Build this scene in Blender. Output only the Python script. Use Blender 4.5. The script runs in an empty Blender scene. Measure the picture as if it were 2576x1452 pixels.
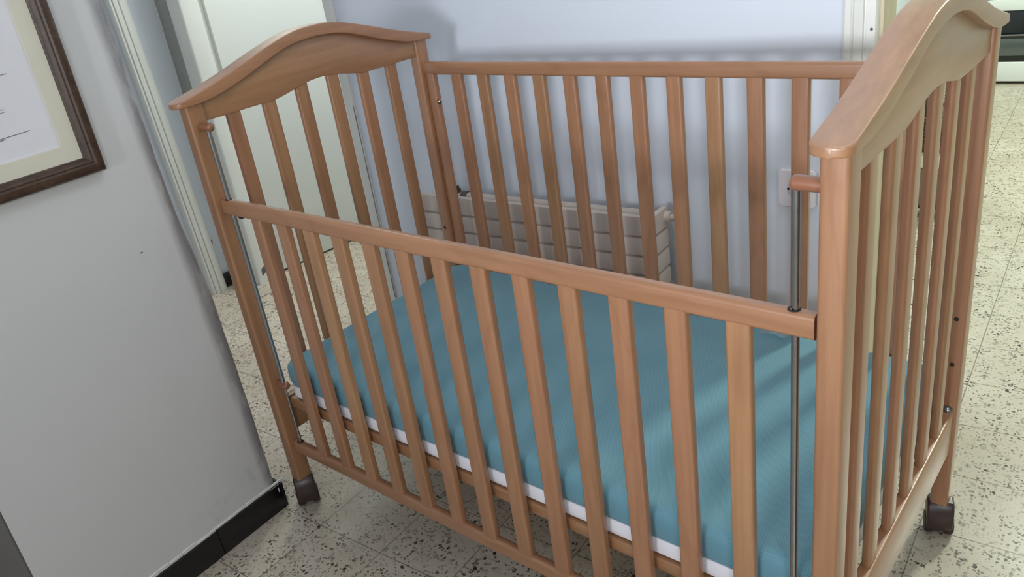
import bpy, bmesh, math, random
from mathutils import Vector, Matrix
S = bpy.context.scene
COL = S.collection
random.seed(7)
R4 = math.radians(4.0)               # the room is turned 4 degrees against the crib
RM = Matrix.Rotation(R4, 4, 'Z')
def rw(x, y, z): return RM @ Vector((x, y, z))

# ------------------------------------------------------------------ camera
cd = bpy.data.cameras.new('camera'); cam = bpy.data.objects.new('camera', cd); COL.objects.link(cam)
cam.location = (1.47785, -.75890, 1.21833)
cam.rotation_euler = (1.147108, .138064, .689068)
cd.sensor_width = 36; cd.lens = 36 * 2024.457 / 2576
cd.shift_x = 5.09 / 2576; cd.shift_y = -33.03 / 2576
cd.clip_start = .02
S.camera = cam
# ------------------------------------------------------------------ world, lights, exposure
w = bpy.data.worlds.new('world'); S.world = w; w.use_nodes = True
bg = w.node_tree.nodes['Background']; bg.inputs[0].default_value = (.80, .88, 1, 1); bg.inputs[1].default_value = .4
def area(name, loc, target, sx, sy, power, colr, spread=180):
    l = bpy.data.lights.new(name, 'AREA'); l.shape = 'RECTANGLE'; l.size = sx; l.size_y = sy; l.energy = power; l.color = colr
    l.spread = math.radians(spread)
    o = bpy.data.objects.new(name, l); COL.objects.link(o); o.location = rw(*loc)
    d = rw(*target) - rw(*loc); o.rotation_euler = d.to_track_quat('-Z', 'Y').to_euler(); return o
area('balcony_door_daylight', (1.0, -3.9, 1.02), (.5, .8, .85), 1.05, 1.0, 195, (.91, .94, 1))
area('added_front_fill', (2.35, -2.12, 1.6), (.9, .8, 1.1), .7, .8, 23, (.93, .94, 1))  # added fill for back wall and front faces; no window opening behind it
area('kitchen_ceiling_light', (1.95, 3.4, 2.52), (1.5, 2.0, 0), .35, .5, 98, (.90, 1.0, .86))
area('added_overhead_fill', (1.15, .25, 2.5), (1.15, .3, 0), .5, .5, 6, (1, .97, .93))  # added lamp that brightens the upward faces of the crib
area('hallway_ceiling_light', (-.75, 1.35, 2.5), (-.95, 1.2, 0), .5, .5, 23, (1, 1, .90))
S.view_settings.view_transform = 'Standard'; S.view_settings.look = 'None'
S.view_settings.gamma = 1; S.view_settings.exposure = 0.10; S.view_settings.use_curve_mapping = False

# ------------------------------------------------------------------ material helpers
def srgb(r, g, b):
    return tuple(((c/255)/12.92 if c/255 <= .04045 else ((c/255+.055)/1.055)**2.4) for c in (r, g, b)) + (1,)
class NT:
    def __init__(s, name):
        s.m = bpy.data.materials.new(name); s.m.use_nodes = True; s.t = s.m.node_tree
        s.b = s.t.nodes['Principled BSDF']
    def n(s, t, **k):
        x = s.t.nodes.new(t)
        for a, v in k.items():
            if a in x.inputs.keys() if isinstance(a, str) else False: pass
            setattr(x, a, v)
        return x
    def l(s, a, b): s.t.links.new(a, b)
    def coord(s, scale=(1, 1, 1), rand=False):
        tc = s.n('ShaderNodeTexCoord'); mp = s.n('ShaderNodeMapping'); mp.inputs['Scale'].default_value = scale
        s.l(tc.outputs['Object'], mp.inputs[0])
        if rand:
            oi = s.n('ShaderNodeObjectInfo'); mu = s.n('ShaderNodeMath', operation='MULTIPLY'); mu.inputs[1].default_value = 37.0
            s.l(oi.outputs['Random'], mu.inputs[0]); cb = s.n('ShaderNodeCombineXYZ')
            for i in range(3): s.l(mu.outputs[0], cb.inputs[i])
            s.l(cb.outputs[0], mp.inputs['Location'])
        return mp.outputs[0]
    def noise(s, vec, scale, detail=3, rough=.5, dist=0):
        x = s.n('ShaderNodeTexNoise'); x.inputs['Scale'].default_value = scale; x.inputs['Detail'].default_value = detail
        x.inputs['Roughness'].default_value = rough; x.inputs['Distortion'].default_value = dist; s.l(vec, x.inputs['Vector']); return x.outputs['Fac']
    def ramp(s, fac, stops):
        r = s.n('ShaderNodeValToRGB'); e = r.color_ramp.elements
        while len(e) < len(stops): e.new(.5)
        for i, (p, c) in enumerate(stops): e[i].position = p; e[i].color = c if len(c) == 4 else tuple(c) + (1,)
        s.l(fac, r.inputs[0]); return r.outputs[0]
    def mix(s, fac, a, b, mode='MIX'):
        x = s.n('ShaderNodeMix', data_type='RGBA', blend_type=mode)
        if isinstance(fac, (int, float)): x.inputs[0].default_value = fac
        else: s.l(fac, x.inputs[0])
        for v, i in ((a, 6), (b, 7)):
            if isinstance(v, tuple): x.inputs[i].default_value = v
            else: s.l(v, x.inputs[i])
        return x.outputs[2]
    def math(s, op, a, b=None, c=None):
        x = s.n('ShaderNodeMath', operation=op)
        for i, v in enumerate((a, b, c)):
            if v is None: continue
            if isinstance(v, (int, float)): x.inputs[i].default_value = v
            else: s.l(v, x.inputs[i])
        return x.outputs[0]
    def bump(s, h, strength=.2, dist=.001):
        x = s.n('ShaderNodeBump'); x.inputs['Strength'].default_value = strength; x.inputs['Distance'].default_value = dist
        s.l(h, x.inputs['Height']); s.l(x.outputs[0], s.b.inputs['Normal'])
    def set(s, col=None, rough=.5, metal=0, spec=.5, **k):
        if col is not None:
            if isinstance(col, tuple): s.b.inputs['Base Color'].default_value = col
            else: s.l(col, s.b.inputs['Base Color'])
        if isinstance(rough, (int, float)): s.b.inputs['Roughness'].default_value = rough
        else: s.l(rough, s.b.inputs['Roughness'])
        s.b.inputs['Metallic'].default_value = metal; s.b.inputs['Specular IOR Level'].default_value = spec
        for kk, v in k.items(): s.b.inputs[kk.replace('_', ' ')].default_value = v
        return s.m
def plain(name, col, rough=.5, metal=0, noise=.06, scale=14, spec=.5, bump=0):
    n = NT(name); v = n.coord()
    f = n.noise(v, scale, 4)
    dark = tuple(c * (1 - noise) for c in col[:3]) + (1,); light = tuple(min(1, c * (1 + noise)) for c in col[:3]) + (1,)
    c = n.ramp(f, [(.3, dark), (.7, light)])
    if bump: n.bump(f, bump, .002)
    return n.set(c, rough, metal, spec)

# ------------------------------------------------------------------ materials
def wood(name, axis, tint=(1, 1, 1)):
    n = NT(name); sc = [70, 70, 70]; sc[axis] = 3.2
    v = n.coord(tuple(sc), True)
    g = n.noise(v, 1, 6, .6, .3)
    sc2 = [9, 9, 9]; sc2[axis] = 1.6
    v2 = n.coord(tuple(sc2), True)
    big = n.noise(v2, 1, 2, .5, 2.2)
    a = srgb(146*tint[0], 101*tint[1], 71*tint[2]); b = srgb(171*tint[0], 123*tint[1], 90*tint[2])
    c = n.ramp(g, [(.25, a), (.75, b)])
    c2 = n.ramp(big, [(.42, (1, 1, 1)), (.49, (.90, .86, .82)), (.54, (1, 1, 1)), (.8, (1.0, .98, .95))])
    c = n.mix(.8, c, c2, 'MULTIPLY')
    oi = n.n('ShaderNodeObjectInfo')
    hue = n.ramp(oi.outputs['Random'], [(0, (1.0, .975, .965)), (.45, (1, 1, 1)), (.75, (.95, .99, .93)), (1, (1.0, 1.07, .98))])
    c = n.mix(1.0, c, hue, 'MULTIPLY')
    n.bump(g, .08, .0006)
    return n.set(c, .42, 0, .6, Coat_Weight=.55, Coat_Roughness=.30)
W = [wood('beech_along_x', 0), wood('beech_along_y', 1), wood('beech_along_z', 2)]
W_OCHRE = wood('pale_beech_along_z', 2, (1.05, 1.06, 1.06))
def end_wood():
    n = NT('beech_end_grain'); v = n.coord((1, 1, 1)); g = n.noise(v, 420, 4)
    return n.set(n.ramp(g, [(.3, srgb(150, 92, 64)), (.75, srgb(186, 124, 92))]), .75)
W_END = end_wood()
W_PEG = wood('peg_wood', 0, (.86, .76, .76))
M_STEEL = plain('polished_steel_rod', (.40, .41, .43, 1), .2, 1, .05, 60)
M_BRASS = plain('brass_bolt', (.34, .27, .18, 1), .25, 1, .08, 80)
M_HOLE = plain('dark_hole', (.035, .022, .015, 1), .9)
M_CASTER = plain('brown_caster_plastic', srgb(60, 43, 42), .34, 0, .08, 40)
M_CASTER2 = plain('dark_caster_wheel', srgb(48, 34, 34), .5, 0, .08, 40)
M_BUSH = plain('black_plastic', srgb(34, 26, 22), .4)

def fabric():
    n = NT('teal_mesh_fabric')
    tc = n.n('ShaderNodeTexCoord'); sep = n.n('ShaderNodeSeparateXYZ'); n.l(tc.outputs['Object'], sep.inputs[0])
    # staggered round holes every 2.6 mm, laid along the length and round the edge (y - z)
    P = .0027
    u = n.math('DIVIDE', sep.outputs[0], P)
    geo = n.n('ShaderNodeSeparateXYZ')
    wv = n.math('ADD', sep.outputs[1], sep.outputs[2]); q = n.math('DIVIDE', wv, P * .9)
    row = n.math('FLOOR', q); sh = n.math('MULTIPLY', n.math('MODULO', n.math('ABSOLUTE', row), 2.0), .5)
    fu = n.math('SUBTRACT', n.math('FRACT', n.math('ADD', u, sh)), .5); fq = n.math('SUBTRACT', n.math('FRACT', q), .5)
    d = n.math('SQRT', n.math('ADD', n.math('MULTIPLY', fu, fu), n.math('MULTIPLY', fq, fq)))
    hole = n.ramp(d, [(.2, (1, 1, 1)), (.34, (0, 0, 0))])
    v = n.coord(); big = n.noise(v, 5, 3)
    base = n.ramp(big, [(.3, srgb(96, 143, 158)), (.7, srgb(106, 153, 167))])
    c = n.mix(n.math('MULTIPLY', hole, .42), base, srgb(42, 76, 90))
    n.bump(n.math('SUBTRACT', 1, hole), .25, .0008)
    return n.set(c, .8, 0, .3, Sheen_Weight=.25)
M_TEAL = fabric()
M_WHITE = plain('white_cotton_band', srgb(232, 230, 236), .85, 0, .02, 30)
def plastic():
    n = NT('clear_plastic'); return n.set((.75, .9, .95, 1), .08, 0, .6, Transmission_Weight=.9, IOR=1.35, Alpha=.55)
M_CLEAR = plastic()

def terrazzo():
    n = NT('terrazzo_tiles'); v = n.coord()
    wob = n.n('ShaderNodeTexNoise'); wob.inputs['Scale'].default_value = 130; n.l(v, wob.inputs['Vector'])
    vv = n.n('ShaderNodeVectorMath', operation='MULTIPLY_ADD'); n.l(wob.outputs['Color'], vv.inputs[0]); vv.inputs[1].default_value = (.007, .007, .007); n.l(v, vv.inputs[2])
    def chips(scale, size, keep, seed):
        off = n.n('ShaderNodeVectorMath', operation='ADD'); n.l(vv.outputs[0], off.inputs[0]); off.inputs[1].default_value = (seed, seed*1.7, 0)
        vo = n.n('ShaderNodeTexVoronoi'); vo.voronoi_dimensions = '2D'; vo.inputs['Scale'].default_value = scale; n.l(off.outputs[0], vo.inputs['Vector'])
        sp = n.n('ShaderNodeSeparateColor'); n.l(vo.outputs['Color'], sp.inputs[0])
        r = n.math('MULTIPLY', n.math('ADD', sp.outputs[1], .45), size)
        inside = n.math('LESS_THAN', vo.outputs['Distance'], r)
        return n.math('MULTIPLY', inside, n.math('LESS_THAN', sp.outputs[0], keep))
    cl = n.noise(v, 3.0, 3)
    base = n.ramp(cl, [(.3, srgb(186, 174, 156)), (.7, srgb(207, 197, 182))])
    fine = n.noise(v, 150, 3)
    base = n.mix(n.ramp(fine, [(.56, (0, 0, 0)), (.66, (.5, .5, .5))]), base, srgb(176, 166, 146))
    clus = n.ramp(n.noise(v, 17, 3, .6), [(.40, (.25, .25, .25)), (.60, (1, 1, 1))])
    c = n.mix(chips(46, .30, .20, 3.1), base, srgb(188, 180, 166))
    c = n.mix(chips(52, .26, .10, 7.3), c, srgb(164, 155, 141))
    c = n.mix(n.math('MULTIPLY', chips(120, .33, .26, 1.7), clus), c, srgb(116, 104, 90))
    c = n.mix(n.math('MULTIPLY', chips(90, .27, .19, 5.2), clus), c, srgb(58, 49, 42))
    c = n.mix(n.math('MULTIPLY', chips(165, .30, .24, 9.9), clus), c, srgb(86, 76, 66))
    # joints every 191 mm
    sp = n.n('ShaderNodeSeparateXYZ'); n.l(v, sp.inputs[0])
    jw = n.noise(v, 60, 2)
    def joint(o, off):
        f = n.math('FRACT', n.math('DIVIDE', n.math('ADD', sp.outputs[o], off), .191))
        d = n.math('ABSOLUTE', n.math('SUBTRACT', f, .5))
        return n.math('GREATER_THAN', n.math('ADD', d, n.math('MULTIPLY', n.math('SUBTRACT', jw, .5), .006)), .4942)
    j = n.math('MAXIMUM', joint(0, -.0785 + .191), joint(1, .0275))
    c = n.mix(n.math('MULTIPLY', j, .75), c, srgb(96, 84, 70))
    dirt = n.noise(v, 9, 5, .6)
    c = n.mix(1.0, c, n.ramp(dirt, [(.3, (.9, .89, .86)), (.62, (1, 1, 1))]), 'MULTIPLY')
    return n.set(c, n.ramp(dirt, [(.3, (.32, .32, .32)), (.7, (.22, .22, .22))]), 0, .5)
M_FLOOR = terrazzo()

def wallmat(name, base, dirty=None, edge=None):
    n = NT(name); v = n.coord()
    f = n.noise(v, 2.2, 4); g = n.noise(v, 260, 2); h = n.noise(v, 38, 4, .6)
    c = n.ramp(f, [(.3, tuple(x*.965 for x in base[:3])), (.7, base)])
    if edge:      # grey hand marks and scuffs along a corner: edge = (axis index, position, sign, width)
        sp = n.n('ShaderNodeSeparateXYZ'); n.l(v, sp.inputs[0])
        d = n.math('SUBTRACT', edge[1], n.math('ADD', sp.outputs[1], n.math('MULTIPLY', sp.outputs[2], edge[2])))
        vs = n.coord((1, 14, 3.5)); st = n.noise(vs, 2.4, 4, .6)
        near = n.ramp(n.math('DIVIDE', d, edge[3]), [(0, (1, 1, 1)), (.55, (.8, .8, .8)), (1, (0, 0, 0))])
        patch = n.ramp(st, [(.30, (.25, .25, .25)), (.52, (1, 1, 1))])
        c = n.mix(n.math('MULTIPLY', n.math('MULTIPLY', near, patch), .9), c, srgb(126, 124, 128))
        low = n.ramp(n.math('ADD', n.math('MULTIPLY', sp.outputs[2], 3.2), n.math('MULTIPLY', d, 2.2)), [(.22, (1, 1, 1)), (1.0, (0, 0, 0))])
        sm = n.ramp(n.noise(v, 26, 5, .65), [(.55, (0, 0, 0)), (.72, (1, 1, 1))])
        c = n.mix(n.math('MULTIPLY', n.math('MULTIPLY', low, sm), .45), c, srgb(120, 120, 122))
    n.bump(n.math('ADD', n.math('MULTIPLY', g, .4), h), .12, .0016)
    return n.set(c, .6, 0, .3)
M_WALL = wallmat('white_wall_paint', srgb(218, 225, 235))
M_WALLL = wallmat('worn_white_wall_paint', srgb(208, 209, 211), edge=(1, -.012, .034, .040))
M_GLOSS = plain('white_gloss_paint', srgb(226, 228, 222), .32, 0, .02, 6)
M_DOOR = plain('white_door_paint', srgb(228, 232, 226), .38, 0, .015, 3)
M_CHIP = plain('chipped_paint', srgb(96, 96, 98), .7, 0, .2, 60)
M_BLACK = plain('black_glazed_baseboard', srgb(22, 20, 24), .3, 0, .2, 20)
M_BEIGE = plain('shaded_door_paint', srgb(150, 142, 132), .5)

# ------------------------------------------------------------------ mesh helpers
def box(bm, x0, x1, y0, y1, z0, z1, r=0, seg=3, axis=None):
    t = bmesh.new()
    bmesh.ops.create_cube(t, size=1)
    for v in t.verts: v.co = Vector((x0+(v.co.x+.5)*(x1-x0), y0+(v.co.y+.5)*(y1-y0), z0+(v.co.z+.5)*(z1-z0)))
    if r:
        es = t.edges[:]
        if axis is not None:   # bevel only the long edges
            es = [e for e in es if abs((e.verts[0].co-e.verts[1].co)[axis]) > 1e-6]
        bmesh.ops.bevel(t, geom=es, offset=r, segments=seg, profile=.5, affect='EDGES')
    join(bm, t)
def join(bm, t):
    m = bpy.data.meshes.new('t'); t.to_mesh(m); t.free(); bm.from_mesh(m); bpy.data.meshes.remove(m)
def cyl(bm, p0, p1, r, seg=24, r2=None, cap_round=False):
    p0, p1 = Vector(p0), Vector(p1); d = p1-p0; L = d.length; q = d.to_track_quat('Z', 'Y').to_matrix().to_4x4()
    r2 = r if r2 is None else r2
    prof = [(0, 0), (r, 0), (r2, L), (0, L)]
    if cap_round:
        k = r2*.75; prof = [(0, 0), (r, 0), (r2, L-k)] + [(r2*math.cos(a), L-k+k*math.sin(a)) for a in (.3, .6, .9, 1.2, 1.4)] + [(0, L)]
    lathe(bm, prof, Matrix.Translation(p0) @ q, seg)
def lathe(bm, prof, M, seg=24):
    rings = []
    for (r, z) in prof:
        if r < 1e-7: rings.append([bm.verts.new(M @ Vector((0, 0, z)))])
        else: rings.append([bm.verts.new(M @ Vector((r*math.cos(2*math.pi*i/seg), r*math.sin(2*math.pi*i/seg), z))) for i in range(seg)])
    for a, b in zip(rings, rings[1:]):
        for i in range(seg):
            j = (i+1) % seg
            vs = [a[i % len(a)], a[j % len(a)], b[j % len(b)], b[i % len(b)]]
            u = []
            for v in vs:
                if v not in u: u.append(v)
            if len(u) > 2:
                try: bm.faces.new(u)
                except ValueError: pass
def prism(bm, pts, axis, a, b, r=0, seg=2):
    t = bmesh.new()
    def mk(p, c):
        q = list(p); q.insert(axis, c); return t.verts.new(q)
    A = [mk(p, a) for p in pts]; B = [mk(p, b) for p in pts]
    f1 = t.faces.new(A); f2 = t.faces.new(B[::-1])
    for i in range(len(pts)):
        j = (i+1) % len(pts); t.faces.new([A[j], A[i], B[i], B[j]])
    bmesh.ops.recalc_face_normals(t, faces=t.faces)
    if r:
        es = list(set(list(f1.edges) + list(f2.edges)))
        bmesh.ops.bevel(t, geom=es, offset=r, segments=seg, profile=.5, affect='EDGES')
    join(bm, t)
def torus(bm, c, R, r, axis='Z', n=32, m=10):
    t = bmesh.new(); V = []
    for i in range(n):
        a = 2*math.pi*i/n; V.append([t.verts.new(((R+r*math.cos(2*math.pi*k/m))*math.cos(a), (R+r*math.cos(2*math.pi*k/m))*math.sin(a), r*math.sin(2*math.pi*k/m))) for k in range(m)])
    for i in range(n):
        for k in range(m): t.faces.new([V[i][k], V[(i+1) % n][k], V[(i+1) % n][(k+1) % m], V[i][(k+1) % m]])
    M = {'Z': Matrix(), 'X': Matrix.Rotation(math.pi/2, 4, 'Y'), 'Y': Matrix.Rotation(math.pi/2, 4, 'X')}[axis]
    bmesh.ops.transform(t, matrix=Matrix.Translation(c) @ M, verts=t.verts); join(bm, t)

def tag(o, label=None, cat=None, group=None, kind=None):
    if label: o['label'] = label
    if cat: o['category'] = cat
    if group: o['group'] = group
    if kind: o['kind'] = kind
    return o
def thing(name, label, cat, base, room=True, group=None, rz=0):
    o = bpy.data.objects.new(name, None); COL.objects.link(o); o.empty_display_size = .05
    o.location = (RM @ Vector(base)) if room else Vector(base)
    o.rotation_euler = (0, 0, (R4 if room else 0) + rz)
    o['_b'] = list(base)
    return tag(o, label, cat, group)
def part(name, bm, mats, parent=None, base=None, smooth=True, room=True, origin=None):
    """bm is in frame coordinates (room or crib); the object's origin goes to `origin` (or the mesh's centre bottom)."""
    if not isinstance(mats, (list, tuple)): mats = [mats]
    bmesh.ops.remove_doubles(bm, verts=bm.verts, dist=1e-6)
    bmesh.ops.recalc_face_normals(bm, faces=bm.faces)
    lo = Vector([min(v.co[i] for v in bm.verts) for i in range(3)]); hi = Vector([max(v.co[i] for v in bm.verts) for i in range(3)])
    o_ = Vector(origin) if origin is not None else Vector(((lo.x+hi.x)/2, (lo.y+hi.y)/2, lo.z))
    for v in bm.verts: v.co -= o_
    me = bpy.data.meshes.new(name); bm.to_mesh(me); bm.free()
    for m in mats: me.materials.append(m)
    if smooth:
        me.shade_smooth()
        me.set_sharp_from_angle(angle=math.radians(38))
    o = bpy.data.objects.new(name, me); COL.objects.link(o)
    if parent is None:
        o.location = (RM @ o_) if room else o_; o.rotation_euler = (0, 0, R4 if room else 0)
    else:
        pb = Vector(parent['_b']); o.parent = parent; o.location = o_ - pb
    o['_b'] = list(o_)
    return o
def struct(name, bm, mat, **k):
    k.setdefault('origin', (0, 0, 0))
    o = part(name, bm, mat, **k)
    if o.parent is None: o['kind'] = 'structure'
    return o
def B(*a, **k):
    bm = bmesh.new(); box(bm, *a, **k); return bm

# ================================================================== THE ROOM (room frame)
YW = .82; H = 2.6
struct('floor', B(-3.0, 4.6, -5.2, 5.6, -.05, 0), M_FLOOR, smooth=False)
struct('ceiling', B(-3.0, 4.6, -2.2, 5.6, H, H+.05), M_WALL, smooth=False)
# wall behind the crib, from the worn trim on the left to the doorway jamb
bm = bmesh.new(); box(bm, -.44, 1.043, YW, YW+.12, 0, H); struct('wall_back', bm, M_WALL, smooth=False)
bm = bmesh.new(); box(bm, 2.05, 4.6, YW, YW+.12, 0, H); struct('wall_back_right', bm, M_WALL, smooth=False)
bm = bmesh.new(); box(bm, 1.043, 2.05, YW, YW+.12, 2.05, H); struct('wall_over_doorway', bm, M_WALL, smooth=False)
# left wall with the picture (a short pier between two openings)
CORNER = [(0, -.0205), (.05, -.0195), (.2, -.0185), (.4, -.0195), (.56, -.0225), (.66, -.031), (.76, -.041), (.82, -.0445), (.95, -.047), (1.18, -.050), (1.6, -.052), (H, -.054)]
bm = bmesh.new(); rings = []; zz = 0
zs = sorted(set([c[0] for c in CORNER] + [i*.04 for i in range(1, 40)]))
def cy(z):
    for (a, va), (b, vb) in zip(CORNER, CORNER[1:]):
        if z <= b: return va+(vb-va)*(z-a)/(b-a)
    return CORNER[-1][1]
rr = random.Random(11)
for z in zs:
    c = cy(z)+rr.uniform(-.0007, .0007); k = rr.uniform(.9, 1.1)
    rings.append([bm.verts.new(p) for p in ((-.36, -.54, z), (-.062, -.54, z), (-.062, c-.030*k, z), (-.0635, c-.018*k, z), (-.067, c-.009, z), (-.073, c-.003, z), (-.083, c, z), (-.36, c, z))])
for a, b in zip(rings, rings[1:]):
    for i in range(8): bm.faces.new([a[i], a[(i+1) % 8], b[(i+1) % 8], b[i]])
bm.faces.new(rings[0][::-1]); bm.faces.new(rings[-1])
struct('wall_left', bm, M_WALLL)
struct('wall_left_near', B(-.36, -.062, -2.2, -1.45, 0, H), M_WALL, smooth=False)
struct('wall_far_left', B(-1.52, -1.40, -1.6, .8495, 0, H), M_WALL, smooth=False)
struct('wall_closet', B(-1.52, -1.32, .8495, 2.2, 0, H), M_GLOSS, smooth=False)
bm = bmesh.new()
for (xa, xb, za, zb_) in ((-.36, .66, 0, H), (1.80, 4.6, 0, H), (.66, 1.80, 0, .83), (.66, 1.80, 2.15, H)): box(bm, xa, xb, -2.3, -2.2, za, zb_)
struct('added_front_wall', bm, M_WALL, smooth=False)  # unseen wall, added with a raised sill to block low daylight
bm = bmesh.new()
for (xa, xb, za, zb_) in ((.66, .70, .83, 2.15), (1.75, 1.80, .83, 2.15), (.70, 1.75, .83, .87), (.70, 1.75, 2.11, 2.15)): box(bm, xa, xb, -2.28, -2.22, za, zb_)
struct('added_opening_frame', bm, M_GLOSS, smooth=False)  # added frame round the unseen opening that shapes the daylight
bm = bmesh.new()
for (xa, xb, za, zb_) in ((1.94, 1.99, 1.14, 2.06), (2.71, 2.76, 1.14, 2.06), (1.99, 2.71, 1.14, 1.19), (1.99, 2.71, 2.01, 2.06)): box(bm, xa, xb, -2.2, -2.14, za, zb_)
struct('added_fill_frame', bm, M_GLOSS, smooth=False)  # added frame round the fill lamp; the wall is closed here
struct('wall_hallway_end', B(-1.32, -.36, 2.08, 2.2, 0, H), M_WALL, smooth=False)
struct('wall_right', B(3.3, 3.42, -2.2, 4.9, 0, H), plain('olive_bounce_paint', srgb(196, 192, 142), .7, 0, .03), smooth=False)  # unseen wall, its olive colour added to tint the bounce on the crib
struct('wall_hallway_side', B(-.36, -.24, YW+.12, 2.2, 0, H), M_WALL, smooth=False)
struct('wall_kitchen_back', B(-.24, 4.6, 4.9, 5.0, 0, H), M_WALL, smooth=False)
struct('wall_kitchen_left', B(.30, .42, YW+.12, 4.9, 0, H), M_WALL, smooth=False)
# hallway floor-level skirtings
bm = bmesh.new()
box(bm, -.062, -.052, -.54, -.199, 0, .066, r=.0015, seg=2)
box(bm, -.062, -.052, -.198, -.0205, 0, .068, r=.0015, seg=2)
box(bm, -.10, -.0535, -.0200, -.012, 0, .068, r=.0015, seg=2)
o = struct('baseboard_left', bm, M_BLACK)
bm = bmesh.new(); bmesh.ops.create_cube(bm, size=1)
for v in bm.verts: v.co = Vector((-.0518+(v.co.x)*.0006, -.027+v.co.y*.002, .055+v.co.z*.014))
struct('paint_drip', bm, M_WHITE, parent=o)
bm = bmesh.new(); prism(bm, [(-.149, .7195), (-.1425, .7185), (-.1405, .7205), (-.144, .7215)], 0, -.0622, -.0617); struct('paint_scuff', bm, M_CHIP, parent=bpy.data.objects['wall_left'])
# ridge of old paint left along the top of the skirting
bm = bmesh.new(); rr = random.Random(3); y = -.53
while y < -.04:
    d = rr.uniform(.012, .04); box(bm, -.0625, -.0575-rr.uniform(0, .001), y, y+d, .064, .071+rr.uniform(0, .004), r=.001, seg=1); y += d
struct('trim_1', bm, M_GLOSS)
bm = bmesh.new(); box(bm, -.36, -.0625, -.5435, -.5402, 0, 2.1); struct('trim_8', bm, plain('dark_grey_end_face', srgb(92, 88, 86), .5, 0, .15, 6), smooth=False)  # thin dark grey sheet over the near end face of wall_left
struct('baseboard_hallway', B(-1.40, -1.385, .752, .8495, 0, .055, r=.001), M_BLACK)
# hallway casing left of the closet door, with two fine grooves
def ridge(bm, x0, y0, y1, z1, depths):
    n = len(depths)
    pts = [(x0, y0)]
    for i, d in enumerate(depths): pts.append((x0+d, y0+(y1-y0)*i/(n-1)))
    pts.append((x0, y1)); prism(bm, pts, 2, 0, z1)
bm = bmesh.new(); prism(bm, [(-1.40, .692), (-1.374, .692), (-1.371, .695), (-1.371, .7005), (-1.3765, .702), (-1.3765, .7045), (-1.370, .706), (-1.369, .714), (-1.370, .722), (-1.3765, .7235), (-1.3765, .726), (-1.371, .728), (-1.371, .740), (-1.374, .750), (-1.380, .759), (-1.389, .766), (-1.40, .769)], 2, 0, 2.1)
for v in bm.verts: v.co.y += .020-.036*v.co.z
o = struct('trim_2', bm, M_GLOSS)
bm = bmesh.new(); prism(bm, [(.776, .185), (.786, .187), (.790, .200), (.783, .212), (.775, .203)], 0, -1.3995, -1.3985); struct('paint_chip', bm, M_CHIP, parent=o)
bm = bmesh.new(); box(bm, -1.40, -1.25, .8495, .93, 0, 2.1, r=.008, seg=3, axis=2)
box(bm, -1.32, -1.284, .93, .970, 0, 2.1)
o = struct('trim_3', bm, M_GLOSS)
for i, (zz, dy) in enumerate(((.03, .016),)):
    bm = bmesh.new(); prism(bm, [(.865+dy*.2, zz), (.88+dy*.5, zz+.012), (.874+dy, zz+.04), (.866+dy*.3, zz+.03)], 0, -1.251, -1.2495); struct('paint_chip', bm, M_CHIP, parent=o)
# closet door leaf, standing slightly ajar
bm = bmesh.new(); a = Vector((-1.266, .962)); b_ = Vector((-1.198, 1.432)); d = (b_-a).normalized(); nrm = Vector((-d.y, d.x))
prism(bm, [tuple(a), tuple(b_), tuple(b_+nrm*.035), tuple(a+nrm*.035)], 2, .008, 2.03, r=.002)
o = struct('door_1', bm, M_DOOR)
bm = bmesh.new(); p = a + d*.43 - nrm*.0; cyl(bm, (p.x, p.y, 1.34), (p.x - nrm.x*.04, p.y - nrm.y*.04, 1.34), .011); cyl(bm, (p.x-nrm.x*.035, p.y-nrm.y*.035, 1.34), (p.x-nrm.x*.06, p.y-nrm.y*.06, 1.34), .02, cap_round=True)
struct('door_knob', bm, M_STEEL, parent=o)
# worn trim closing the left end of the back wall
bm = bmesh.new(); box(bm, -.482, -.4405, YW-.006, YW+.128, 0, H, r=.006, seg=3, axis=2); o = struct('trim_4', bm, M_GLOSS)
bm = bmesh.new(); rr = random.Random(5)
pts = []; zz = .10
while zz < .78:
    pts.append((zz, rr.uniform(.0006, .0026))); zz += rr.uniform(.012, .03)
poly = [(-.443 - wd, z_) for z_, wd in pts] + [(-.4425 + wd*.6, z_) for z_, wd in reversed(pts)]
prism(bm, poly, 1, YW-.0065, YW-.0055); struct('paint_crack', bm, plain('grey_crack', srgb(140, 138, 142), .8), parent=o)
# doorway casing on the back wall and its reveal
bm = bmesh.new(); prism(bm, [(.979, YW), (.979, YW-.010), (.984, YW-.014), (.994, YW-.014), (.997, YW-.010), (1.001, YW-.016), (1.018, YW-.018), (1.0195, YW-.013), (1.0225, YW-.013), (1.024, YW-.018), (1.040, YW-.018), (1.0445, YW-.012), (1.0445, YW)], 2, 0, 2.1)
o = struct('trim_5', bm, M_GLOSS)
bm = bmesh.new(); cyl(bm, (1.034, YW-.0175, .925), (1.034, YW-.0188, .925), .0029, 12); struct('screw', bm, M_CHIP, parent=o)
M_CRM = plain('cream_gloss_paint', srgb(196, 184, 158), .45, 0, .02)
struct('trim_6', B(1.0435, 1.052, YW-.005, YW+.035, 0, 2.05, r=.001), M_CRM)
struct('trim_7', B(1.0435, 1.047, YW+.035, YW+.12, 0, 2.05, r=.001), M_CRM)

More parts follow.
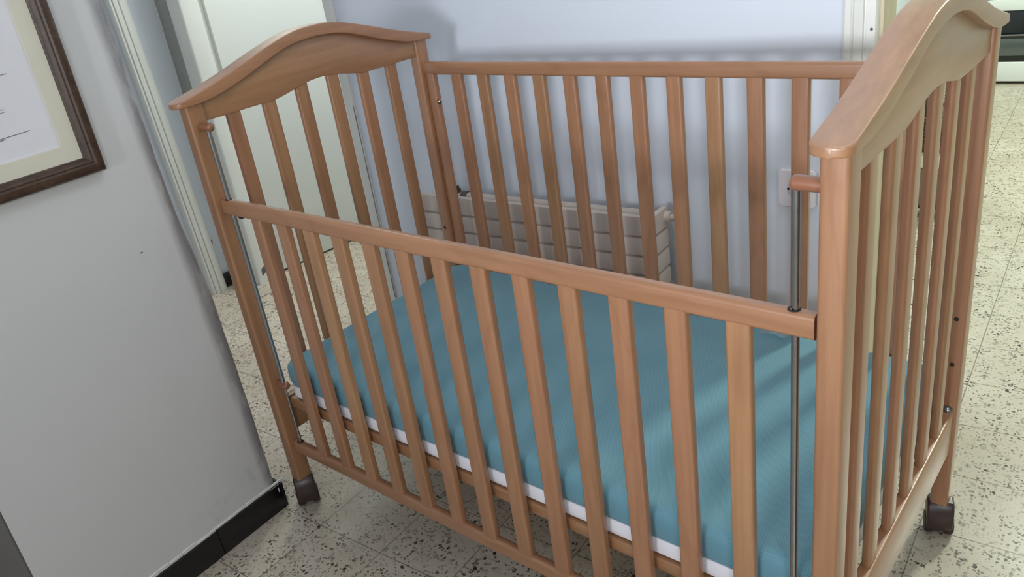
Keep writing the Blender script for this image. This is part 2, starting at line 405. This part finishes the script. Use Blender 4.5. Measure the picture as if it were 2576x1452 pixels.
# ================================================================== PICTURE
P0 = (-.062, -.345, .896)
pf = thing('picture_frame', 'certificate in a dark brown wooden frame hanging on the white wall left of the crib', 'picture', P0)
def mould(bm, yo0, yo1, zo0, zo1, w, x0, prof):
    # mitred frame in the y-z plane; prof: (distance from the outer edge, height)
    loops = []
    for (dd, hh) in prof: loops.append([bm.verts.new((x0+hh, yo0+dd, zo0+dd)), bm.verts.new((x0+hh, yo1-dd, zo0+dd)), bm.verts.new((x0+hh, yo1-dd, zo1-dd)), bm.verts.new((x0+hh, yo0+dd, zo1-dd))])
    for l1, l2 in zip(loops, loops[1:]):
        for i in range(4): bm.faces.new([l1[i], l1[(i+1) % 4], l2[(i+1) % 4], l2[i]])
def fwood():
    n = NT('dark_frame_wood'); v = n.coord((40, 14, 14)); g = n.noise(v, 3, 6, .7, .5)
    c = n.ramp(g, [(.3, srgb(46, 32, 24)), (.6, srgb(76, 55, 42)), (.72, srgb(108, 88, 72))])
    n.bump(g, .3, .001); return n.set(c, .42)
M_FW = fwood()
bm = bmesh.new(); mould(bm, -.53, -.16, .896, 1.42, .031, -.0615, [(0, 0), (0, .014), (.002, .018), (.006, .021), (.016, .021), (.019, .018), (.022, .0185), (.025, .016), (.028, .010), (.031, .008), (.031, 0)])
part('frame_moulding', bm, M_FW, pf)
bm = bmesh.new(); mould(bm, -.50, -.19, .926, 1.39, .03, -.0615, [(0, 0), (0, .0075), (.0290, .0075), (.0300, .0055), (.0300, 0)]); part('mat_board', bm, plain('cream_mat', srgb(214, 211, 196), .8, 0, .02), pf)
pr = part('paper_sheet', B(-.0613, -.0585, -.471, -.219, .955, 1.361), plain('paper', srgb(222, 222, 230), .7, 0, .02), pf)
bm = bmesh.new()
def stroke(y0, z0, y1, z1, t):
    prism(bm, [(y0, z0), (y1, z1), (y1, z1+t), (y0, z0+t)], 0, -.0584, -.0580)
stroke(-.45, .989, -.258, .9955, .0012); stroke(-.46, .989, -.3, .9915, .0014)
stroke(-.41, 1.0300, -.2845, 1.0345, .0007); stroke(-.41, 1.0340, -.2850, 1.0390, .0007)
for k in range(9): stroke(-.44, 1.09+k*.028, -.26, 1.092+k*.028, .0009)
part('printed_line', bm, plain('faded_ink', srgb(120, 118, 124), .8), pr)

# ================================================================== RADIATOR
rd = thing('radiator', 'cream enamel radiator with horizontal grooves on the wall behind the crib', 'radiator', (.25, .70, .12))
M_RAD = plain('cream_radiator_enamel', srgb(206, 194, 184), .42, 0, .03, 12)
yf, yb = .70, .785; x0, x1 = -.13, .598; zt, zb = .537, .145
# grooved front panel profile (y, z)
def grooved(z0, z1, y, s, step=.0502):
    pts = [(y+.010*s*-1, z1), (y+.004*-s, z1-.0005), (y+.0008*-s, z1-.003), (y, z1-.008)]
    z = z1-.0535
    while z > z0+.01:
        pts += [(y, z+.0040), (y-.0012*s, z+.0030), (y-.0085*s, z+.0016), (y-.0085*s, z-.0016), (y-.0018*s, z-.0042), (y, z-.0085)]
        z -= step
    pts += [(y, z0)]; return pts
pts = grooved(zb, zt, yf, -1); pts = pts + [(yf+.012, zb), (yf+.012, zt-.012)]
bm = bmesh.new(); prism(bm, pts, 0, x0, x1); part('front_panel', bm, M_RAD, rd)
# side panel, also grooved
pts = grooved(zb, zt, x1, 1); pts = pts + [(x1-.012, zb), (x1-.012, zt-.012)]
bm = bmesh.new(); prism(bm, pts, 1, yf+.0008, yb-.004, r=0); part('side_panel', bm, M_RAD, rd)
bm = bmesh.new(); box(bm, x0, x1-.03, .754, .785, .488, .525, r=.014, seg=5, axis=0); box(bm, x0, x1-.04, .757, .775, .16, .50, r=.003); part('rear_panel', bm, M_RAD, rd)
bm = bmesh.new()
for k in range(24): box(bm, x0+.02+k*.028, x0+.022+k*.028, yf+.012, .757, .17, .49)
part('convector_fins', bm, M_RAD, rd)
bm = bmesh.new(); cyl(bm, (.588, .772, .512), (.632, .772, .512), .008, 20); cyl(bm, (.598, .772, .514), (.612, .772, .514), .013, 20); cyl(bm, (.626, .772, .512), (.626, .819, .512), .007, 16)
part('pipe_fitting', bm, M_RAD, rd)
bm = bmesh.new(); cyl(bm, (-.038, .768, .50), (-.038, .768, .534), .010, 16, r2=.008); cyl(bm, (-.038, .768, .533), (-.038, .768, .543), .004, 12); cyl(bm, (-.022, .768, .512), (-.004, .768, .512), .017, 20)
part('valve_knob', bm, plain('dark_valve', srgb(88, 78, 70), .5), rd)
for xx in (x0, .50): part('wall_bracket', B(xx, xx+.02, .785, .8195, .3, .34, r=.002), M_RAD, rd)

# ================================================================== SOCKET
so = thing('wall_socket', 'white square electric socket on the wall seen between the last back slats', 'socket', (.893, YW, .548))
bm = bmesh.new(); prism(bm, [(.853+.006, .548), (.935-.006, .548), (.935, .554), (.935, .628), (.929, .634), (.859, .634), (.853, .628), (.853, .554)], 1, YW-.0095, YW-.0003, r=.003, seg=3); part('cover_plate', bm, M_WHITE, so)
bm = bmesh.new(); cyl(bm, (.894, YW-.0098, .591), (.894, YW-.0088, .591), .021, 28); part('socket_well', bm, plain('socket_white', srgb(206, 206, 210), .4), so)
bm = bmesh.new()
for dx in (-.0145, .0095): cyl(bm, (.894+dx-.0035, YW-.0102, .591), (.894+dx-.0035, YW-.0092, .591), .0028, 14)
part('pin_hole', bm, M_HOLE, so)

# ================================================================== OVEN
ov = thing('oven', 'white built-in oven with black glass door standing at the far end of the kitchen', 'oven', (1.0, 4.226, 0))
M_OW = plain('white_oven_enamel', srgb(228, 232, 230), .3, 0, .01); M_OB = plain('black_oven_glass', srgb(26, 28, 32), .12, 0, .1, 8)
OX0, OX1 = .72, 1.32
part('oven_body', B(OX0, OX1, 4.246, 4.84, .012, .86, r=.003), M_OW, ov)
part('kick_panel', B(OX0+.003, OX1-.003, 4.226, 4.246, .018, .122, r=.003), M_OW, ov)
bm = bmesh.new(); box(bm, OX0+.003, OX1-.003, 4.226, 4.246, .126, .385, r=.004)
wd = part('drawer_front', bm, M_OB, ov)
part('glass_window', B(OX0+.10, OX1-.10, 4.2235, 4.2262, .155, .245, r=.001), plain('grey_glass', srgb(92, 100, 98), .2, 0, .1, 10), wd)
bm = bmesh.new(); box(bm, OX0+.08, OX1-.08, 4.198, 4.208, .262, .272, r=.003); box(bm, OX0+.09, OX0+.1, 4.208, 4.227, .263, .271); box(bm, OX1-.1, OX1-.09, 4.208, 4.227, .263, .271)
part('drawer_handle', bm, plain('grey_steel', (.25, .25, .26, 1), .35, 1), wd)
part('white_strip', B(OX0+.003, OX1-.003, 4.226, 4.246, .389, .447, r=.003), M_OW, ov)
part('upper_door', B(OX0+.003, OX1-.003, 4.226, 4.246, .451, .84, r=.004), M_OB, ov)

# ================================================================== KITCHEN TROLLEY AND BASKET
tr = thing('low_trolley', 'low grey trolley with cream shelf on the kitchen floor, seen through the right end slats', 'trolley', (.90, 2.3, 0))
M_GREY = plain('grey_plastic', srgb(118, 110, 104), .5, 0, .15, 9); M_CREAM = plain('cream_plastic', srgb(214, 208, 192), .45)
part('body', B(.78, 1.0, 2.20, 2.48, .035, .185, r=.012), M_GREY, tr)
part('shelf', B(.77, 1.01, 2.19, 2.49, .186, .232, r=.008), M_CREAM, tr)
part('chrome_rail', B(.785, .96, 2.185, 2.20, .014, .036, r=.004), M_STEEL, tr)
for xx in (.80, .98):
    for yy in (2.22, 2.46):
        bm = bmesh.new(); cyl(bm, (xx, yy, 0), (xx, yy, .04), .013, 14); part('foot', bm, M_BUSH, tr)
part('dark_corner', B(.962, 1.002, 2.188, 2.20, .012, .04, r=.003), M_BUSH, tr)
def wicker():
    n = NT('dark_wicker'); v = n.coord(); wv = n.n('ShaderNodeTexWave', wave_type='BANDS', bands_direction='Z'); wv.inputs['Scale'].default_value = 26; wv.inputs['Distortion'].default_value = 5; wv.inputs['Detail Scale'].default_value = 6
    n.l(v, wv.inputs['Vector']); c = n.ramp(wv.outputs['Fac'], [(.2, srgb(40, 26, 16)), (.8, srgb(104, 76, 52))]); n.bump(wv.outputs['Fac'], .5, .006); return n.set(c, .6)
M_WK = wicker()
bk = thing('wicker_basket', 'dark brown wicker basket standing on the low trolley in the kitchen', 'basket', (.885, 2.34, .232))
bm = bmesh.new(); box(bm, .79, .995, 2.225, 2.455, .232, .350, r=.02, seg=4); part('basket_body', bm, M_WK, bk)
bm = bmesh.new(); torus(bm, (0, 0, 0), .1, .009)
for v in bm.verts: v.co = Vector((.8925+v.co.x*1.0, 2.34+v.co.y*1.12, .352+v.co.z))
part('rim', bm, M_WK, bk)
bm = bmesh.new(); box(bm, .80, .905, 2.235, 2.445, .340, .52, r=.03, seg=4); part('folded_cloth', bm, plain('brown_cloth', srgb(84, 66, 50), .85, 0, .3, 30), bk)

# ================================================================== THE CRIB (crib frame)
CR = thing('baby_crib', 'beech wood baby crib with arched ends and one side rail lowered', 'crib', (.6, .3275, 0), room=False)
Lx, T, D, Wd = 1.2, .030, .038, .655
CY = Wd/2
def cp(name, bm, mats, parent=CR, **k): return part(name, bm, mats, parent, room=False, **k)
# corner posts
bolt_z = .295
for ix, (xa, xb) in enumerate(((-T, 0), (Lx, Lx+T))):
    for iy, (ya, yb_) in enumerate(((0, D), (Wd-D, Wd))):
        bm = bmesh.new(); box(bm, xa, xb, ya, yb_, .078, .9685, r=.0055, seg=4, axis=2)
        po = cp('corner_post', bm, W[2])
        fy = yb_ if iy == 0 else ya; s = 1 if iy == 0 else -1; xm = (xa+xb)/2
        for z in (.482, .391):
            bm = bmesh.new(); cyl(bm, (xm, fy-.001*s, z), (xm, fy+.0003*s, z), .0042, 16); cp('bolt_hole', bm, M_HOLE, po)
        bm = bmesh.new(); cyl(bm, (xm, fy, bolt_z), (xm, fy+.0016*s, bolt_z), .0105, 22); cyl(bm, (xm, fy+.001*s, bolt_z), (xm, fy+.0065*s, bolt_z), .0068, 18, cap_round=True); cp('bolt', bm, M_STEEL, po)
        # caster
        cx, cy = xm, (ya+yb_)/2
        ang = {(0, 0): -.55, (1, 1): -1.25, (0, 1): .3, (1, 0): -.9}[(ix, iy)]
        M = Matrix.Translation((cx, cy, 0)) @ Matrix.Rotation(ang, 4, 'Z')
        bm = bmesh.new(); t = bmesh.new()
        # hood: two rounded shells over the twin wheels
        hood = [(-.021, .020), (-.0245, .034), (-.0240, .052), (-.0200, .066), (-.013, .076), (-.010, .079), (.012, .079), (.018, .074), (.0235, .060), (.0260, .045), (.0255, .030), (.0215, .016), (.013, .009), (-.013, .009)]
        prism(t, hood, 1, -.0235, .0235, r=.005, seg=3); bmesh.ops.transform(t, matrix=M, verts=t.verts); join(bm, t)
        ca = cp('caster', bm, M_CASTER)
        bm = bmesh.new()
        for sgn in (-1, 1):
            t = bmesh.new(); lathe(t, [(0, -.0085), (.019, -.0085), (.0215, -.006), (.0220, 0), (.0215, .006), (.019, .0085), (0, .0085)], Matrix.Translation((.001, sgn*.0168, .0220)) @ Matrix.Rotation(math.pi/2, 4, 'X'), 28)
            bmesh.ops.transform(t, matrix=M, verts=t.verts); join(bm, t)
        cp('caster_wheel', bm, M_CASTER2, ca)
# arched ends
def interp(tab, s):
    for (a, va), (b, vb) in zip(tab, tab[1:]):
        if s <= b:
            t = (s-a)/(b-a); return va+(vb-va)*t
    return tab[-1][1]
def smooth_tab(tab, n=160, k=7):
    xs = [tab[-1][0]*i/n for i in range(n+1)]; ys = [interp(tab, x) for x in xs]
    for _ in range(3):
        ys = [sum(ys[min(n, abs(i+j))] for j in range(-k, k+1))/(2*k+1) for i in range(n+1)]
    return list(zip(xs, ys))
ZB = smooth_tab([(0, 1.0375), (.055, 1.0335), (.09, 1.0265), (.123, 1.0155), (.173, .998), (.221, .983), (.267, .9715), (.31, .9675), (.36, .9675)], k=5)
ZT = smooth_tab([(0, 1.0610), (.04, 1.0595), (.078, 1.0530), (.128, 1.0390), (.177, 1.0240), (.224, 1.0090), (.262, .9985), (.300, .9890), (.340, .9797), (.348, .9765), (.36, .976)], k=3)
ZL = smooth_tab([(0, .9510), (.025, .9495), (.05, .9465), (.085, .9385), (.115, .9330), (.13, .9320), (.36, .9320)], k=4)
YE = CY+.0205
def cap(xc):
    # flat-topped handrail: crisp small edge radius, tips rounded in plan and sloping down
    bm = bmesh.new(); hw = .0222; m = 20; rings = []
    us = [-YE+d for d in (.0002, .0008, .002, .004, .006, .009, .012, .016, .020, .024, .028, .034)]
    us = us + [-YE+.034+(2*YE-.068)*i/100 for i in range(1, 100)] + [-u for u in reversed(us)]
    for u in us:
        y = CY+u; s = abs(u); e = max(0, YE-s)
        k = max(0, 1-e/.018) if e < .018 else 0
        w_ = hw*(1-k**2.7)**.5 if k < 1 else 0
        w_ = max(w_, hw*.10)
        zt_, zb_ = interp(ZT, s), interp(ZB, s)
        ring = []; r = min(.0027, (zt_-zb_)*.42, w_*.9)
        for j in range(m):
            q = j//5; a = (j % 5)/4*math.pi/2+q*math.pi/2
            cx_ = (w_-r)*(1 if q in (0, 3) else -1); cz_ = (zt_-r) if q in (0, 1) else (zb_+r)
            ring.append(bm.verts.new((xc+cx_+r*math.cos(a), y, cz_+r*math.sin(a))))
        rings.append(ring)
    for a, b in zip(rings, rings[1:]):
        for j in range(m): bm.faces.new([a[j], a[(j+1) % m], b[(j+1) % m], b[j]])
    bm.faces.new(rings[0]); bm.faces.new(rings[-1][::-1]); return bm
for xc in (-T/2, Lx+T/2):
    cp('arched_top_cap', cap(xc), W[1])
    ys = [D-.001+(Wd-2*D+.002)*i/90 for i in range(91)]
    pts = [(y, interp(ZL, abs(y-CY))) for y in ys] + [(y, interp(ZB, abs(y-CY))+.002) for y in reversed(ys)]
    bm = bmesh.new(); prism(bm, pts, 0, xc-.009, xc+.009, r=.0018, seg=2); cp('arched_end_panel', bm, W[1])
    bm = bmesh.new(); box(bm, xc-.0095, xc+.0105, D-.001, Wd-D+.001, .205, .293, r=.004, seg=3, axis=1); cp('lower_end_rail', bm, W[1])
    for k in range(6):
        y0 = .0865+.0868*k
        bm = bmesh.new(); box(bm, xc-.0068, xc+.0068, y0, y0+.032, .290, .953, r=.0052, seg=4, axis=2); cp('end_slat', bm, W[2])
# drop side at the front, lowered along the rods
FY0, FY1 = .0125, .0310
def siderail(x0, x1, y0, y1, z0, z1, r):
    bm = bmesh.new(); box(bm, x0, x1, y0, y1, z0, z1, r=r, seg=4, axis=0)
    for f in bm.faces:
        f.normal_update()
        if abs(f.normal.x) > .9: f.material_index = 1
    return bm
for (z0, z1, r) in ((.7455, .7775, .0065), (.1545, .1860, .0070)):
    ra = cp('front_side_rail', siderail(.002, Lx-.006, FY0, FY1, z0, z1, r), [W[0], W_END])
    for xr in (.021, Lx-.030):
        bm = bmesh.new(); lathe(bm, [(.0046, 0), (.0076, 0), (.0076, .0006), (.0046, .0006)], Matrix.Translation((xr-.0015, .0215, z1-.0002)), 24); cp('rod_hole', bm, M_HOLE, ra)
    if z1 > .5:
        for xr in (.052,):
            bm = bmesh.new(); cyl(bm, (xr, .0215, z0+.001), (xr, .0215, z0-.005), .008, 18, cap_round=True); cp('stop_button', bm, M_BUSH, ra)
for k in range(13):
    x = .0925+.0829*k
    bm = bmesh.new(); box(bm, x, x+.0315, .0138, .0292, .182, .750, r=.0042, seg=4, axis=2); cp('front_slat', bm, W_OCHRE if k in (2, 12) else W[2])
# fixed back side
BY0, BY1 = .628, .647
for (z0, z1) in ((.886, .9165), (.155, .186)):
    cp('back_side_rail', siderail(0, Lx, BY0, BY1, z0, z1, .0065), [W[0], W_END])
for k in range(13):
    x = .0862+.0832*k
    bm = bmesh.new(); box(bm, x, x+.0325, .6295, .6440, .182, .890, r=.0042, seg=4, axis=2); cp('back_slat', bm, W_OCHRE if k in (2, 7, 8) else W[2])
for xa, xb, s in ((.0005, .028, 1), (Lx-.028, Lx-.0005, -1)):
    bm = bmesh.new(); box(bm, xa, xb, BY0+.001, BY1-.001, .182, .890, r=.004, seg=3, axis=2); st = cp('back_stile', bm, W[2])
    for z in (.82, .30):
        bm = bmesh.new(); xf = xb if s == 1 else xa
        cyl(bm, (xf-.001*s, .636, z), (xf+.0098*s, .6270, z), .0066, 18, cap_round=True); cp('brass_bolt', bm, M_BRASS, st)
# guide rods and pegs
for xr, s, xin in ((.021, 1, 0), (Lx-.030, -1, Lx)):
    bm = bmesh.new(); cyl(bm, (xr, .0215, .335), (xr, .0215, .926), .0047, 20); cyl(bm, (xr, .0215, .150), (xr, .0215, .345), .0030, 16); cp('guide_rod', bm, M_STEEL)
    for z in (.9255, .340):
        ext = .037
        bm = bmesh.new(); cyl(bm, (xin-.003*s, .0215, z), (xin+ext*s, .0215, z), .0085, 22, cap_round=True); cp('rod_peg', bm, W_PEG)
# slatted base under the mattress
bm = bmesh.new(); box(bm, .004, Lx-.004, .036, .056, .268, .2925, r=.003, axis=0); fr = cp('base_rail', bm, W[0])
bm = bmesh.new(); box(bm, .004, Lx-.004, .598, .618, .268, .2925, r=.003, axis=0); cp('base_rail', bm, W[0])
for k in range(14):
    x = .03+.0845*k
    cp('base_slat', B(x, x+.045, .058, .596, .2925, .2955, r=.001), W[1])

# ================================================================== MATTRESS
mt = thing('crib_mattress', 'teal mesh fabric mattress with a white lower band lying in the crib', 'mattress', (.6, .3275, .2955), room=False)
def superloop(x0, x1, y0, y1, rc, n=9):
    out = []
    for (cx, cy, a0) in ((x1-rc, y1-rc, 0), (x0+rc, y1-rc, 90), (x0+rc, y0+rc, 180), (x1-rc, y0+rc, 270)):
        for i in range(n):
            a = math.radians(a0+90*i/(n-1)); out.append((cx+rc*math.cos(a), cy+rc*math.sin(a)))
    return out
def densify(loop, step=.02):
    out = []
    for i, p in enumerate(loop):
        q = loop[(i+1) % len(loop)]; L = math.hypot(q[0]-p[0], q[1]-p[1]); k = max(1, int(L/step))
        for j in range(k): out.append((p[0]+(q[0]-p[0])*j/k, p[1]+(q[1]-p[1])*j/k))
    return out
def stack(levels, wob=0, top=True, bottom=True):
    # levels: (inset, z); rounded-rectangle rings
    bm = bmesh.new(); X0, X1, Y0, Y1 = .002, 1.198, .0375, .6245
    base = densify(superloop(X0, X1, Y0, Y1, .030)); n = len(base); cx, cy = (X0+X1)/2, (Y0+Y1)/2
    rings = []
    for (ins, z, wz) in levels:
        ring = []
        for (x, y) in base:
            sx = (x-cx)/((X1-X0)/2); sy = (y-cy)/((Y1-Y0)/2)
            xx = cx+(x-cx)*(1-ins/((X1-X0)/2)); yy = cy+(y-cy)*(1-ins/((Y1-Y0)/2))
            k = wob*wz*(math.sin(xx*31+1)+.6*math.sin(xx*67+yy*23)+.5*math.sin(yy*41))
            ring.append(bm.verts.new((xx, yy, z+k)))
        rings.append(ring)
    for a, b in zip(rings, rings[1:]):
        for i in range(n): bm.faces.new([a[i], a[(i+1) % n], b[(i+1) % n], b[i]])
    if bottom: bm.faces.new(rings[0][::-1])
    if top: bm.faces.new(rings[-1])
    return bm
lv = [(.006, .3285, 0), (.003, .3295, .2), (.0012, .336, .5), (.0002, .346, .6), (0, .358, .8), (.0008, .367, 1)]
for i in range(1, 8):
    a = i/7*math.pi/2; lv.append((.0008+.016*(1-math.cos(a)), .367+.0165*math.sin(a), 1))
lv += [(.026, .3838, 1), (.036, .3828, 1), (.052, .3826, .8), (.075, .3842, .6), (.10, .3862, .4), (.14, .3878, .2), (.2, .3885, .1), (.25, .3885, 0)]
part('mattress_cover', stack(lv, .0011), M_TEAL, mt, room=False)
part('lower_band', stack([(.012, .2957, 0), (.006, .2963, 0), (.0022, .300, .5), (.0012, .308, .5), (.0014, .320, .5), (.003, .3275, .3), (.007, .3288, 0)], .0004), M_WHITE, mt, room=False)
# small clear plastic tag lying on the mattress
tg = bmesh.new(); pts = []
N = 8
grid = [[tg.verts.new((.872+.052*i/N+.010*j/4, .586+.024*j/4-.002*math.sin(i), .3895+.0035*math.sin(i/N*math.pi)*(1-.3*j/4)+(.003 if i == 0 else 0))) for i in range(N+1)] for j in range(5)]
for j in range(4):
    for i in range(N): tg.faces.new([grid[j][i], grid[j][i+1], grid[j+1][i+1], grid[j+1][i]])
ext = bmesh.ops.extrude_face_region(tg, geom=tg.faces[:]); bmesh.ops.translate(tg, verts=[v for v in ext['geom'] if isinstance(v, bmesh.types.BMVert)], vec=(0, 0, .0012))
o = part('plastic_tag', tg, M_CLEAR, None, room=False); tag(o, 'small clear plastic tag lying on the teal mattress near the back right corner', 'tag')

for o in COL.objects:
    if '_b' in o.keys(): del o['_b']
